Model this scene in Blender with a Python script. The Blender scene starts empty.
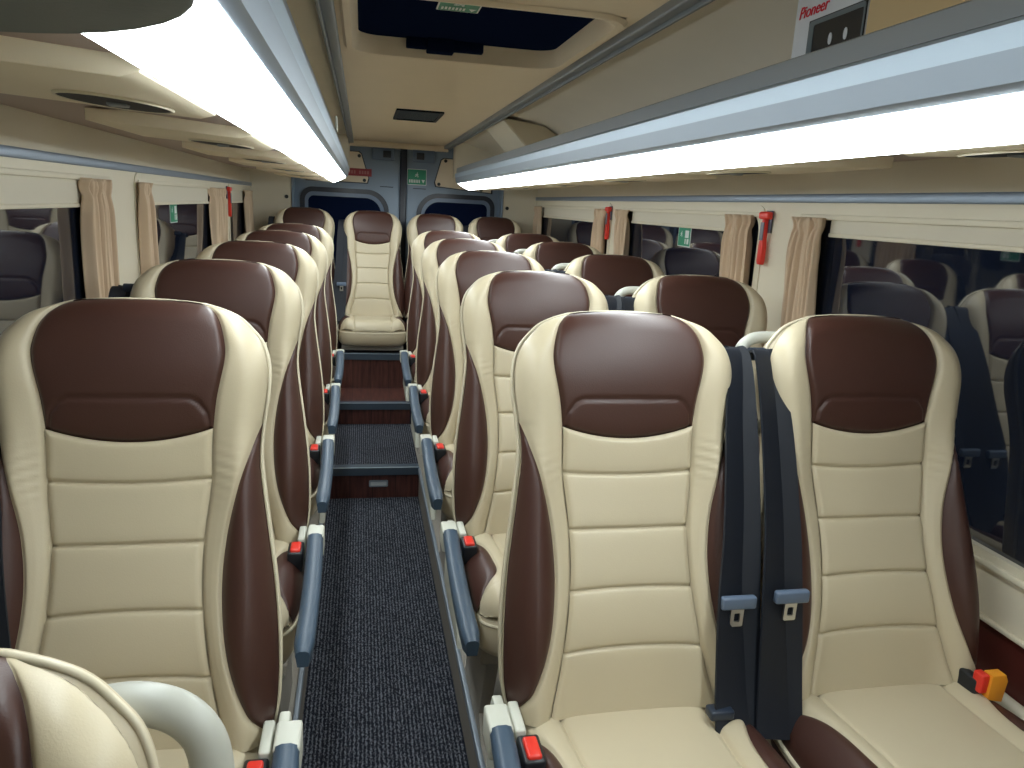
import bpy, bmesh, math, random
from mathutils import Vector, Matrix
random.seed(7)
S = bpy.context.scene
COL = S.collection

# ------------------------------------------------------------------ camera
YAW, PITCH, ROLL, FPX = 0.20424, 0.23104, 0.05395, 750.0
cam_d = bpy.data.cameras.new('camera'); cam = bpy.data.objects.new('camera', cam_d); COL.objects.link(cam)
fw = Vector((math.sin(YAW)*math.cos(PITCH), math.cos(YAW)*math.cos(PITCH), -math.sin(PITCH)))
rt = Vector((math.cos(YAW), -math.sin(YAW), 0)); up = rt.cross(fw)
r2 = rt*math.cos(ROLL)+up*math.sin(ROLL); u2 = -rt*math.sin(ROLL)+up*math.cos(ROLL)
m = Matrix((r2, u2, -fw)).transposed().to_4x4(); m.translation = Vector((-0.0656, 0, 1.5))
cam.matrix_world = m
cam_d.sensor_width = 36; cam_d.sensor_fit = 'HORIZONTAL'; cam_d.lens = FPX/1024*36; cam_d.clip_start = .02
S.camera = cam
# ------------------------------------------------------------------ world, light, exposure
w = bpy.data.worlds.new('night'); S.world = w; w.use_nodes = True
w.node_tree.nodes['Background'].inputs[0].default_value = (.01, .015, .03, 1)
w.node_tree.nodes['Background'].inputs[1].default_value = .3
LIGHT = 17.0
S.view_settings.view_transform = 'Standard'; S.view_settings.look = 'None'
S.view_settings.exposure = 0.25; S.view_settings.gamma = 1; S.view_settings.use_curve_mapping = False
S.cycles.max_bounces = 10; S.cycles.diffuse_bounces = 6; S.cycles.glossy_bounces = 4

# ------------------------------------------------------------------ materials
def mat(name, col, rough=.5, metal=0, spec=.5, bump=0, scale=200, var=0, vscale=6, emit=None, es=0, coat=0, detail=3):
    m = bpy.data.materials.new(name); m.use_nodes = True
    nt = m.node_tree; b = nt.nodes['Principled BSDF']
    b.inputs['Base Color'].default_value = (*col, 1); b.inputs['Roughness'].default_value = rough
    b.inputs['Metallic'].default_value = metal; b.inputs['Specular IOR Level'].default_value = spec
    b.inputs['Coat Weight'].default_value = coat
    tc = nt.nodes.new('ShaderNodeTexCoord')
    if bump:
        n = nt.nodes.new('ShaderNodeTexNoise'); n.inputs['Scale'].default_value = scale; n.inputs['Detail'].default_value = detail
        bp = nt.nodes.new('ShaderNodeBump'); bp.inputs['Strength'].default_value = bump; bp.inputs['Distance'].default_value = .002
        nt.links.new(tc.outputs['Object'], n.inputs['Vector']); nt.links.new(n.outputs['Fac'], bp.inputs['Height'])
        nt.links.new(bp.outputs['Normal'], b.inputs['Normal'])
    if var:
        n = nt.nodes.new('ShaderNodeTexNoise'); n.inputs['Scale'].default_value = vscale; n.inputs['Detail'].default_value = 4
        mx = nt.nodes.new('ShaderNodeMix'); mx.data_type = 'RGBA'
        mx.inputs['A'].default_value = (*[c*(1-var) for c in col], 1); mx.inputs['B'].default_value = (*[min(1, c*(1+var)) for c in col], 1)
        nt.links.new(tc.outputs['Object'], n.inputs['Vector']); nt.links.new(n.outputs['Fac'], mx.inputs['Factor'])
        nt.links.new(mx.outputs['Result'], b.inputs['Base Color'])
    if emit:
        b.inputs['Emission Color'].default_value = (*emit, 1); b.inputs['Emission Strength'].default_value = es
    return m
CREAM = mat('cream_leather', (.545, .468, .325), .42, bump=.10, scale=420, var=.05, vscale=5)
BROWN = mat('brown_leather', (.054, .0205, .0145), .42, bump=.14, scale=420, var=.12, vscale=6)
SHELL = mat('seat_shell', (.54, .46, .32), .45, bump=.08, scale=300)
PIPE = mat('cream_piping', (.62, .55, .40), .4)
HANDLE = mat('handle_plastic', (.42, .42, .37), .4)
ARMPAD = mat('armrest_plastic', (.045, .075, .115), .40, bump=.2, scale=500)
CAPM = mat('armrest_cap', (.58, .58, .50), .45)
PEDM = mat('pedestal_cover', (.26, .235, .20), .6, bump=.1, scale=300)
BLACKP = mat('black_plastic', (.012, .014, .018), .4)
RED = mat('red_plastic', (.75, .035, .02), .35)
ORANGE = mat('orange_label', (.85, .33, .02), .6)
STEEL = mat('tongue_steel', (.62, .62, .62), .3, metal=1)
TONGUE = mat('tongue_plastic', (.11, .15, .22), .4)
ANCH = mat('anchor_plastic', (.02, .03, .05), .4)
WALLC = mat('cream_wall_panel', (.70, .635, .50), .6, bump=.08, scale=300, var=.03)
TRIMC = mat('cream_trim', (.70, .64, .50), .5)
MAROON = mat('maroon_panel', (.085, .018, .014), .35)
LEDGE = mat('heater_duct', (.46, .44, .36), .5)
STRIP = mat('grey_strip', (.22, .27, .34), .35, metal=.3)
CEIL = mat('ceiling_fabric', (.84, .71, .53), .85, bump=.15, scale=500, var=.03)
RACKC = mat('rack_lining', (.84, .78, .67), .8, bump=.1, scale=400, var=.03)
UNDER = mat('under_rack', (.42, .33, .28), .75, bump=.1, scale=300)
POD = mat('service_panel', (.78, .68, .50), .55)
ALU = mat('brushed_aluminium', (.30, .345, .40), .42, metal=.5)
ALUD = mat('dark_aluminium', (.27, .295, .32), .42, metal=.4)
POLISH = mat('polished_aluminium', (.42, .50, .58), .38, metal=.5)
LAMP = mat('lamp_diffuser', (.8, .9, .9), .4, emit=(.90, .985, 1.0), es=LIGHT)
GREYPOD = mat('grey_console', (.10, .12, .11), .5, bump=.1, scale=200)
VENT = mat('vent_dark', (.006, .010, .018), .5, spec=.1)
DOORM = mat('door_metal', (.225, .285, .365), .4, metal=.1, spec=.4)
DOORD = mat('door_gasket', (.010, .015, .03), .35)
NAVY = mat('dark_night_pane', (.006, .011, .034), .5, spec=0)
GAS = mat('door_recess', (.13, .18, .27), .35)
BEIGEP = mat('door_trim_beige', (.78, .66, .50), .7)
CURT = mat('curtain_fabric', (.62, .47, .33), .9, bump=.2, scale=500)
BLINDM = mat('blind_fabric', (.66, .61, .50), .85, bump=.1, scale=400)
GREEN = mat('sign_green', (.01, .25, .13), .4)
WHITE = mat('sign_white', (.75, .78, .76), .4)
REDS = mat('sign_dark_red', (.30, .03, .04), .5)
CARD = mat('cardboard', (.52, .38, .20), .8, bump=.1, scale=150)
BOXW = mat('box_white', (.62, .64, .68), .4)
BOXK = mat('box_print_black', (.012, .013, .016), .3)
BOXG = mat('box_print_grey', (.12, .15, .17), .3)
REDP = mat('print_red', (.65, .01, .03), .5)

def glass_mat():
    m = bpy.data.materials.new('night_window_glass'); m.use_nodes = True; b = m.node_tree.nodes['Principled BSDF']
    b.inputs['Base Color'].default_value = (.006, .010, .022, 1); b.inputs['Roughness'].default_value = .03
    b.inputs['IOR'].default_value = 2.1
    return m
GLASS = glass_mat()

def belt_mat():
    m = mat('belt_webbing', (.0035, .006, .013), .6)
    nt = m.node_tree; b = nt.nodes['Principled BSDF']; tc = nt.nodes.new('ShaderNodeTexCoord')
    wv = nt.nodes.new('ShaderNodeTexWave'); wv.inputs['Scale'].default_value = 180; wv.bands_direction = 'Z'
    bp = nt.nodes.new('ShaderNodeBump'); bp.inputs['Strength'].default_value = .3; bp.inputs['Distance'].default_value = .001
    nt.links.new(tc.outputs['Object'], wv.inputs['Vector']); nt.links.new(wv.outputs['Fac'], bp.inputs['Height']); nt.links.new(bp.outputs['Normal'], b.inputs['Normal'])
    return m
BELT = belt_mat()

def carpet_mat():
    m = bpy.data.materials.new('ribbed_carpet'); m.use_nodes = True; nt = m.node_tree; b = nt.nodes['Principled BSDF']
    b.inputs['Roughness'].default_value = .95; b.inputs['Specular IOR Level'].default_value = .15
    tc = nt.nodes.new('ShaderNodeTexCoord')
    wv = nt.nodes.new('ShaderNodeTexWave'); wv.bands_direction = 'X'; wv.inputs['Scale'].default_value = 26; wv.inputs['Distortion'].default_value = 1.2; wv.inputs['Detail'].default_value = 2; wv.inputs['Detail Scale'].default_value = 3
    mp = nt.nodes.new('ShaderNodeMapping'); mp.inputs['Scale'].default_value = (260, 120, 260)
    ns = nt.nodes.new('ShaderNodeTexNoise'); ns.inputs['Scale'].default_value = 1; ns.inputs['Detail'].default_value = 3
    cr = nt.nodes.new('ShaderNodeValToRGB'); e = cr.color_ramp.elements
    e[0].position = .46; e[0].color = (.010, .011, .018, 1); e[1].position = .72; e[1].color = (.16, .17, .20, 1)
    mul = nt.nodes.new('ShaderNodeMath'); mul.operation = 'MULTIPLY_ADD'; mul.inputs[1].default_value = .22
    nt.links.new(tc.outputs['Object'], wv.inputs['Vector']); nt.links.new(tc.outputs['Object'], mp.inputs['Vector']); nt.links.new(mp.outputs[0], ns.inputs['Vector'])
    nt.links.new(wv.outputs['Fac'], mul.inputs[0]); nt.links.new(ns.outputs['Fac'], mul.inputs[2])
    sub = nt.nodes.new('ShaderNodeMath'); sub.operation = 'SUBTRACT'; sub.inputs[1].default_value = .11
    nt.links.new(mul.outputs[0], sub.inputs[0]); nt.links.new(sub.outputs[0], cr.inputs['Fac']); nt.links.new(cr.outputs['Color'], b.inputs['Base Color'])
    bp = nt.nodes.new('ShaderNodeBump'); bp.inputs['Strength'].default_value = .6; bp.inputs['Distance'].default_value = .004
    nt.links.new(mul.outputs[0], bp.inputs['Height']); nt.links.new(bp.outputs['Normal'], b.inputs['Normal'])
    return m
CARPET = carpet_mat()

def wood_mat():
    m = bpy.data.materials.new('dark_plank_floor'); m.use_nodes = True; nt = m.node_tree; b = nt.nodes['Principled BSDF']
    b.inputs['Roughness'].default_value = .35
    tc = nt.nodes.new('ShaderNodeTexCoord'); sep = nt.nodes.new('ShaderNodeSeparateXYZ')
    mod = nt.nodes.new('ShaderNodeMath'); mod.operation = 'PINGPONG'; mod.inputs[1].default_value = .06
    lt = nt.nodes.new('ShaderNodeMath'); lt.operation = 'LESS_THAN'; lt.inputs[1].default_value = .0015
    mp = nt.nodes.new('ShaderNodeMapping'); mp.inputs['Scale'].default_value = (60, 6, 6)
    ns = nt.nodes.new('ShaderNodeTexNoise'); ns.inputs['Scale'].default_value = 1; ns.inputs['Detail'].default_value = 5
    cr = nt.nodes.new('ShaderNodeValToRGB'); e = cr.color_ramp.elements
    e[0].position = .3; e[0].color = (.045, .014, .012, 1); e[1].position = .75; e[1].color = (.13, .048, .036, 1)
    mx = nt.nodes.new('ShaderNodeMix'); mx.data_type = 'RGBA'; mx.inputs['B'].default_value = (.008, .004, .004, 1)
    L = nt.links.new
    L(tc.outputs['Object'], sep.inputs[0]); L(sep.outputs['X'], mod.inputs[0]); L(mod.outputs[0], lt.inputs[0])
    L(tc.outputs['Object'], mp.inputs[0]); L(mp.outputs[0], ns.inputs['Vector']); L(ns.outputs['Fac'], cr.inputs['Fac'])
    L(cr.outputs['Color'], mx.inputs['A']); L(lt.outputs[0], mx.inputs['Factor']); L(mx.outputs['Result'], b.inputs['Base Color'])
    return m
WOOD = wood_mat()

# ------------------------------------------------------------------ mesh helpers
class MB:
    def __init__(s): s.v = []; s.f = []; s.mi = []; s.k = 0
    def add(s, vs, fs):
        o = len(s.v); s.v += [tuple(p) for p in vs]; s.f += [tuple(o+i for i in f) for f in fs]; s.mi += [s.k]*len(fs)
        return s
    def box(s, x0, x1, y0, y1, z0, z1, bev=0):
        bm = bmesh.new(); bmesh.ops.create_cube(bm, size=1)
        for v in bm.verts: v.co = Vector(((x0+x1)/2+v.co.x*(x1-x0), (y0+y1)/2+v.co.y*(y1-y0), (z0+z1)/2+v.co.z*(z1-z0)))
        if bev: bmesh.ops.bevel(bm, geom=bm.edges[:], offset=min(bev, .45*min(x1-x0, y1-y0, z1-z0)), segments=3, affect='EDGES', profile=.5)
        return s.bm(bm)
    def bm(s, bm):
        bm.verts.index_update(); s.add([v.co for v in bm.verts], [[v.index for v in f.verts] for f in bm.faces]); bm.free(); return s
    def prism(s, pts, axis, a0, a1, bev=0):
        # pts: 2-D outline; axis: the axis it is extruded along
        bm = bmesh.new()
        def mk(p, a): return {'X': (a, p[0], p[1]), 'Y': (p[0], a, p[1]), 'Z': (p[0], p[1], a)}[axis]
        A = [bm.verts.new(mk(p, a0)) for p in pts]; B = [bm.verts.new(mk(p, a1)) for p in pts]
        n = len(pts); bm.faces.new(A); bm.faces.new(B[::-1])
        for i in range(n): bm.faces.new((A[i], B[i], B[(i+1) % n], A[(i+1) % n]))
        bmesh.ops.recalc_face_normals(bm, faces=bm.faces[:])
        if bev:
            es = [e for e in bm.edges if (e.verts[0] in A) == (e.verts[1] in A)]
            bmesh.ops.bevel(bm, geom=es, offset=bev, segments=2, affect='EDGES', profile=.5)
        return s.bm(bm)
    def ring(s, outer, inner, axis, a0, a1):
        n = len(outer)
        def mk(p, a): return {'X': (a, p[0], p[1]), 'Y': (p[0], a, p[1]), 'Z': (p[0], p[1], a)}[axis]
        vs = [mk(p, a0) for p in outer]+[mk(p, a0) for p in inner]+[mk(p, a1) for p in outer]+[mk(p, a1) for p in inner]
        fs = []
        for i in range(n):
            j = (i+1) % n
            fs += [(i, j, n+j, n+i), (2*n+i, 2*n+j, 3*n+j, 3*n+i), (i, j, 2*n+j, 2*n+i), (n+i, n+j, 3*n+j, 3*n+i)]
        return s.add(vs, fs)
    def grid(s, nu, nv, fn, wrap=False):
        vs = [fn(i/(nu-1) if not wrap else i/nu, j/(nv-1)) for j in range(nv) for i in range(nu)]
        fs = []
        for j in range(nv-1):
            for i in range(nu if wrap else nu-1):
                i2 = (i+1) % nu; fs.append((j*nu+i, j*nu+i2, (j+1)*nu+i2, (j+1)*nu+i))
        return s.add(vs, fs)
    def tube(s, pts, r, seg=10, cap=True, sx=1.0, closed=False):
        pts = [Vector(p) for p in pts]; n = len(pts); rs = r if isinstance(r, (list, tuple)) else [r]*n
        vs = []; up = None
        for i, p in enumerate(pts):
            if closed: t = (pts[(i+1) % n]-pts[i-1]).normalized()
            else: t = (pts[min(i+1, n-1)]-pts[max(i-1, 0)]).normalized()
            if up is None: up = t.orthogonal().normalized()
            up = (up-t*up.dot(t)).normalized(); sd = t.cross(up)
            for k in range(seg):
                a = 2*math.pi*k/seg; vs.append(p+up*math.cos(a)*rs[i]*sx+sd*math.sin(a)*rs[i])
        fs = [(i*seg+k, i*seg+(k+1) % seg, (i+1)*seg+(k+1) % seg, (i+1)*seg+k) for i in range(n-1) for k in range(seg)]
        if closed: fs += [((n-1)*seg+k, (n-1)*seg+(k+1) % seg, (k+1) % seg, k) for k in range(seg)]
        elif cap: fs += [tuple(range(seg)), tuple(range((n-1)*seg, n*seg))]
        return s.add(vs, fs)
    def cyl(s, c, r, h, axis='Z', seg=20):
        d = {'X': Vector((h/2, 0, 0)), 'Y': Vector((0, h/2, 0)), 'Z': Vector((0, 0, h/2))}[axis]; c = Vector(c)
        return s.tube([c-d, c+d], r, seg)
    def mesh(s, name, mats, angle=35):
        me = bpy.data.meshes.new(name); me.from_pydata(s.v, [], s.f); me.validate()
        for m in (mats if isinstance(mats, (list, tuple)) else [mats]): me.materials.append(m)
        if len(me.polygons) == len(s.mi): me.polygons.foreach_set('material_index', s.mi)
        bm = bmesh.new(); bm.from_mesh(me); bmesh.ops.recalc_face_normals(bm, faces=bm.faces[:]); bm.to_mesh(me); bm.free()
        me.polygons.foreach_set('use_smooth', [True]*len(me.polygons)); me.set_sharp_from_angle(angle=math.radians(angle)); me.update()
        return me
def link(name, me, parent=None, loc=(0, 0, 0)):
    o = bpy.data.objects.new(name, me); COL.objects.link(o); o.parent = parent; o.location = loc; return o
def obj(name, mb, mats, parent=None, loc=(0, 0, 0), angle=35): return link(name, mb.mesh(name, mats, angle), parent, loc)
def tag(o, label, cat, group=None):
    o['label'] = label; o['category'] = cat
    if group: o['group'] = group
    return o
def thing(name, label, cat, loc=(0, 0, 0), group=None):
    o = bpy.data.objects.new(name, None); o.empty_display_size = .05; COL.objects.link(o); o.location = loc
    return tag(o, label, cat, group)
def struct(name, mb, mats, parent=None, angle=35):
    o = obj(name, mb, mats, parent, angle=angle)
    if parent is None: o['kind'] = 'structure'
    return o
def lerp(a, b, t): return a+(b-a)*t
def curve(pts):
    # smooth monotone-ish interpolation of y(x)
    xs = [p[0] for p in pts]; ys = [p[1] for p in pts]; n = len(xs)
    ms = []
    for i in range(n):
        if i == 0: ms.append((ys[1]-ys[0])/(xs[1]-xs[0]))
        elif i == n-1: ms.append((ys[-1]-ys[-2])/(xs[-1]-xs[-2]))
        else: ms.append((ys[i+1]-ys[i-1])/(xs[i+1]-xs[i-1]))
    def f(x):
        if x <= xs[0]: return ys[0]
        if x >= xs[-1]: return ys[-1]
        i = max(k for k in range(n-1) if xs[k] <= x); h = xs[i+1]-xs[i]; t = (x-xs[i])/h
        return (2*t**3-3*t*t+1)*ys[i]+(t**3-2*t*t+t)*h*ms[i]+(-2*t**3+3*t*t)*ys[i+1]+(t**3-t*t)*h*ms[i+1]
    return f
def rrect(x0, x1, y0, y1, r, seg=8):
    if not isinstance(r, (list, tuple)): r = [r]*4
    out = []
    for (cx, cy, a0, rr) in ((x1-r[0], y1-r[0], 0, r[0]), (x0+r[1], y1-r[1], 90, r[1]), (x0+r[2], y0+r[2], 180, r[2]), (x1-r[3], y0+r[3], 270, r[3])):
        for k in range(seg+1):
            a = math.radians(a0+90*k/seg); out.append((cx+rr*math.cos(a), cy+rr*math.sin(a)))
    return out
def sstep(a, b, x):
    t = max(0, min(1, (x-a)/(b-a))); return t*t*(3-2*t)

# ------------------------------------------------------------------ the bus body
CXB = .21                 # centre line of the bus
XL, XR = -.88, 1.30       # side walls
YF, YB = -1.3, 6.12       # front bulkhead, rear doors
ZC = 1.93                 # ceiling
F0, F1, F2, F3 = -.06, .107, .24, .475    # aisle levels
S1, S2, S3 = 3.85, 4.68, 5.10
PZ = .10                  # platform under the seats
AX0, AX1 = -.235, .245    # aisle edges
fl = MB()
fl.k = 0
fl.box(AX0, AX1, YF, S1, F0-.05, F0)
fl.box(AX0, AX1, S1+.02, S2, F1-.05, F1)
fl.k = 1
fl.box(AX0, AX1, S1, S1+.02, F0-.05, F1-.001)
fl.box(AX0, AX1, S2, S2+.02, F1-.05, F2-.001)
fl.box(XL, XR, S2+.02, S3, F2-.05, F2)
fl.box(XL, XR, S3, S3+.02, F2-.05, F3-.001)
fl.box(XL, XR, S3+.02, YB, F3-.05, F3)
fl.k = 2
for x0, x1 in ((XL, AX0), (AX1, XR)):
    fl.box(x0, x1, YF, S2+.02, PZ-.20, PZ)
struct('floor', fl, [CARPET, WOOD, PEDM])
t = MB()
for y, z, a, b in ((S1, F1, AX0, AX1), (S2, F2, AX0, AX1), (S3, F3, -.30, .32)):
    t.prism([(y-.012, z+.006), (y+.05, z+.006), (y+.05, z), (y, z), (y, z-.035), (y-.012, z-.035)], 'X', a, b, .001)
struct('trim_1', t, mat('step_nosing', (.10, .135, .18), .3, metal=.5))
t = MB()
for y, z, a, b in ((S1, F1, AX0, AX1), (S2, F2, AX0, AX1), (S3, F3, -.30, .32)): t.box(a, b, y-.0125, y-.002, z+.0055, z+.0075)
struct('trim_8', t, POLISH)
t = MB()
t.box(AX1-.006, AX1+.008, YF, S1, PZ-.02, PZ+.008, .003); t.box(AX0-.008, AX0+.006, YF, S1, PZ-.02, PZ+.008, .003)
struct('trim_2', t, ALU)
sl = thing('step_light', 'small oblong clear light set into the riser of the lower aisle step', 'step light', (.03, S1, .022))
obj('bezel', MB().ring(rrect(-.05, .05, -.018, .018, .006), rrect(-.042, .042, -.011, .011, .004), 'Y', -.006, .001), ALU, sl)
obj('lens', MB().prism(rrect(-.042, .042, -.011, .011, .004), 'Y', -.004, 0), mat('step_lens', (.55, .58, .6), .15), sl)

# windows: (side, y0, y1)
WZ0, WZ1 = .81, 1.53
LW = [(.35, 2.76), (3.06, 4.86), (5.06, 5.92)]
RW = [(.30, 2.22), (2.46, 3.96), (4.13, 5.95)]
def wall(name, x, sgn, wins):
    b = MB(); t0, t1 = (x, x+sgn*.06) if sgn > 0 else (x+sgn*.06, x)
    b.k = 0
    b.box(t0, t1, YF, YB, WZ1, 1.72)                     # header
    b.box(t0, t1, YF, YB, .665, WZ0)                     # below the windows
    ys = [YF]+[v for q in wins for v in q]+[YB]
    for i in range(0, len(ys), 2): b.box(t0, t1, ys[i], ys[i+1], WZ0, WZ1)
    b.k = 1; b.box(t0-.0, t1, YF, YB, .535, .665)
    b.k = 2; b.box(t0, t1, YF, YB, -.1, .535)
    return struct(name, b, [WALLC, MAROON, LEDGE])
wall('wall_left', XL, -1, LW); wall('wall_right', XR, 1, RW)
for n, (x, sg) in enumerate(((XL, -1), (XR, 1))):
    t = MB()      # strips along the wall, sill rail, heater ledge
    xi = x-sg*.012
    dz = -.010 if sg < 0 else 0
    t.box(min(x, xi), max(x, xi), YF, YB, 1.562+dz, 1.588+dz, .004)
    struct('trim_%d' % (3+n), t, STRIP)
    t = MB()
    xi = x-sg*.014
    t.box(min(x, xi), max(x, xi), YF, YB, .782, .796, .004)
    t.box(min(x, xi), max(x, xi), YF, YB, .664, .674, .003)
    xi = x-sg*.03
    t.box(min(x, xi), max(x, xi), YF, YB, .17, .545, .012)
    struct('baseboard_%s' % ('left' if sg < 0 else 'right'), t, TRIMC)
k = 0
for sg, x, wins in ((-1, XL, LW), (1, XR, RW)):
    for (y0, y1) in wins:
        k += 1
        pane = MB().box(min(x+sg*.012, x+sg*.022), max(x+sg*.012, x+sg*.022), y0, y1, WZ0, WZ1)
        wo = struct('window_%d' % k, pane, GLASS)
        fr = MB(); a, b_ = sorted((x-sg*.004, x+sg*.0125))
        out = rrect(y0-.03, y1+.03, WZ0-.03, WZ1+.022, .05, 8); inn = rrect(y0+.005, y1-.005, WZ0+.005, WZ1-.005, .07, 8)
        fr.ring(out, inn, 'X', a, b_)
        fo = obj('window_frame', fr, TRIMC, wo)
        # head rail carrying the blind and curtain
        hr = MB(); a, b_ = sorted((x-sg*.008, x+sg*.0115)); hr.box(a, b_, y0+.01, y1-.01, WZ1-.018, WZ1-.002, .003)
        obj('curtain_rail', hr, TRIMC, wo)
# the near pillar on the left has a shadowed vertical edge panel
side_word = {-1: 'left', 1: 'right'}
def blind(sg, x, y0, y1, z0, label):
    b = MB()
    a, c = sorted((x+sg*.004, x+sg*.008)); b.box(a, c, y0, y1, z0, WZ1-.012)
    r = thing('roller_blind', label, 'blind', (0, 0, 0), 'rolled-up window blinds')
    obj('blind_cloth', b, BLINDM, r); b = MB(); a, c = sorted((x-sg*.001, x+sg*.010)); b.box(a, c, y0, y1, z0-.012, z0, .003); obj('bottom_bar', b, TRIMC, r)
blind(-1, XL, .37, 2.50, 1.445, 'cream roller blind over the nearest left window')
blind(-1, XL, 3.22, 4.42, 1.445, 'cream roller blind over the left window with the green sticker')
blind(-1, XL, 5.10, 5.85, 1.445, 'cream roller blind over the rearmost left window')
blind(1, XR, .33, 2.06, 1.475, 'cream roller blind over the large nearest right window')
blind(1, XR, 2.66, 3.78, 1.465, 'cream roller blind over the right window with the green sticker')
blind(1, XR, 4.33, 5.75, 1.45, 'cream roller blind over the rearmost right window')

def curtain(sg, x, y0, y1, label, folds=5, top_in=0):
    W = y1-y0; rnd = random.Random(int(y0*100)+sg)
    ph = [rnd.random()*6 for _ in range(4)]
    def fn(s, t):
        z = lerp(.80, WZ1-.012, t)
        sq = 1-.10*math.exp(-((t-.93)/.05)**2)+.04*(1-t)
        y = (y0+y1)/2+(s-.5)*W*sq+.006*math.sin(6*t+ph[0])
        amp = .017*(1-.4*math.exp(-((t-.95)/.05)**2))
        d = amp*math.sin(2*math.pi*folds*(s+.03*math.sin(3*t+ph[1])))+.006*math.sin(2*math.pi*folds*2.3*s+ph[2]+2*t)
        if t > .93: d += .010*math.sin((t-.93)/.07*math.pi)*(math.sin(9*s+ph[3]))
        return (x-sg*(.021+d), y, z)
    b = MB().grid(90, 60, fn)
    me = b.mesh('curtain', CURT, 180); o = link('curtain', me)
    md = o.modifiers.new('thick', 'SOLIDIFY'); md.thickness = .0025
    tag(o, label, 'curtain', 'gathered side curtains')
    t = MB(); t.tube([(x-sg*.006, y0+.0, WZ1-.115), (x-sg*.034, (y0+y1)/2, WZ1-.12), (x-sg*.006, y1, WZ1-.115)], .001, 6)
curtain(-1, XL, 2.46, 2.67, 'beige gathered curtain at the far end of the nearest left window', 6)
curtain(-1, XL, 3.03, 3.17, 'narrow beige curtain at the near end of the left window with the green sticker', 3)
curtain(-1, XL, 4.40, 4.76, 'beige gathered curtain beside the left red hammer, near side of it', 7)
curtain(-1, XL, 5.62, 5.88, 'beige curtain at the rearmost end of the left wall', 5)
curtain(1, XR, 2.05, 2.21, 'beige gathered curtain at the far end of the large nearest right window', 5)
curtain(1, XR, 2.48, 2.67, 'beige gathered curtain on the far side of the nearer right hammer', 5)
curtain(1, XR, 3.76, 3.94, 'beige curtain on the near side of the farther right hammer', 5)
curtain(1, XR, 4.15, 4.34, 'beige curtain just beyond the farther right hammer', 5)
curtain(1, XR, 5.75, 5.92, 'beige curtain at the rearmost end of the right wall', 4)

def hammer(sg, x, y, ztop, label, lean=0):
    r = thing('emergency_hammer', label, 'emergency hammer', (x-sg*.002, y, ztop), 'emergency window hammers')
    s = -sg
    def sx(a, b): return (min(a*s, b*s), max(a*s, b*s))
    b = MB(); a = sx(0, .008); b.box(a[0], a[1], -.020, .020, -.075, 0, .003); obj('holder', b, mat('hammer_holder', (.10, .10, .14), .4), r)
    b = MB(); a = sx(.006, .030); b.box(a[0], a[1], -.030, .030, -.030, -.004, .007); obj('hammer_head', b, RED, r)
    b = MB(); a = sx(.008, .026)
    b.prism([(-.007, -.03), (.007, -.03), (.009, -.09), (.014, -.12), (.014, -.17), (.009, -.182), (-.009, -.182), (-.014, -.17), (-.014, -.12), (-.009, -.09)], 'X', a[0], a[1], .003)
    obj('hammer_handle', b, RED, r)
    b = MB(); a = sx(.024, .028); b.box(a[0], a[1], -.010, .010, -.10, -.04, .001); obj('holder_clip', b, mat('hammer_clip', (.16, .16, .2), .4), r)
hammer(-1, XL, 4.97, 1.535, 'red emergency hammer on the left window pillar')
hammer(1, XR, 2.40, 1.535, 'nearer and larger-looking red emergency hammer on the right window pillars')
hammer(1, XR, 4.11, 1.535, 'farther red emergency hammer on the right window pillars')

# exit stickers on the glass and signs
def running_man(b, s, thick, axis='Y'):
    # small running figure built from strokes, in a unit cell about 1 x 1
    for pl in ([(.05, .62), (0, .3)], [(0, .3), (.25, .15), (.2, -.1)], [(0, .3), (-.2, .1), (-.42, .1)], [(.05, .58), (.28, .42)], [(.05, .58), (-.2, .5), (-.3, .32)]):
        for (p, q) in zip(pl[:-1], pl[1:]):
            dx, dz = q[0]-p[0], q[1]-p[1]; L = math.hypot(dx, dz); nx, nz = -dz/L*.07, dx/L*.07
            b.prism([((p[0]+nx)*s, (p[1]+nz)*s), ((q[0]+nx)*s, (q[1]+nz)*s), ((q[0]-nx)*s, (q[1]-nz)*s), ((p[0]-nx)*s, (p[1]-nz)*s)], axis, 0, thick)
    b.prism([((.1+.1*math.cos(a*math.pi/6))*s, (.8+.1*math.sin(a*math.pi/6))*s) for a in range(12)], axis, 0, thick)
def sticker(label, rot, loc, w, h, layout='window'):
    r = thing('exit_sticker', label, 'sign', loc); r.rotation_euler = rot
    obj('sign_panel', MB().prism(rrect(-w/2, w/2, -h/2, h/2, .004, 3), 'Y', 0, .0016), WHITE, r)
    obj('green_field', MB().prism(rrect(-w/2+.004, w/2-.004, -h/2+.004, h/2-.004, .003, 3), 'Y', -.0006, 0), GREEN, r)
    b = MB(); 
    fig = MB(); running_man(fig, h*.30, .0008)
    zoff = h*.02
    off = (-w*.22 if layout == 'window' else 0)
    b.add([(p[0]+off, p[1]-.0014, p[2]+zoff) for p in fig.v], fig.f)
    if layout == 'window':
        b.box(w*.08, w*.36, -.0014, -.0006, -h*.05, h*.32); b.box(w*.08, w*.16, -.0014, -.0006, -h*.36, -h*.1); b.box(w*.24, w*.38, -.0014, -.0006, -h*.36, -h*.1)
    else:
        for i in range(7): b.box(-w*.40+i*w*.085, -w*.40+i*w*.085+w*.05, -.0014, -.0006, -h*.36, -h*.16)
        b.add([(w*.24, -.0014, -h*.16), (w*.42, -.0014, -h*.16), (w*.33, -.0014, -h*.38)], [(0, 1, 2)])
    obj('pictogram', b, WHITE, r)
    return r
sticker('green emergency exit sticker on the left window glass', (0, 0, math.pi/2), (XL-.0100, 3.66, 1.398), .13, .085*1.05)
sticker('green emergency exit sticker on the right window glass', (0, 0, -math.pi/2), (XR+.0100, 3.12, 1.415), .13, .085)

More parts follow.
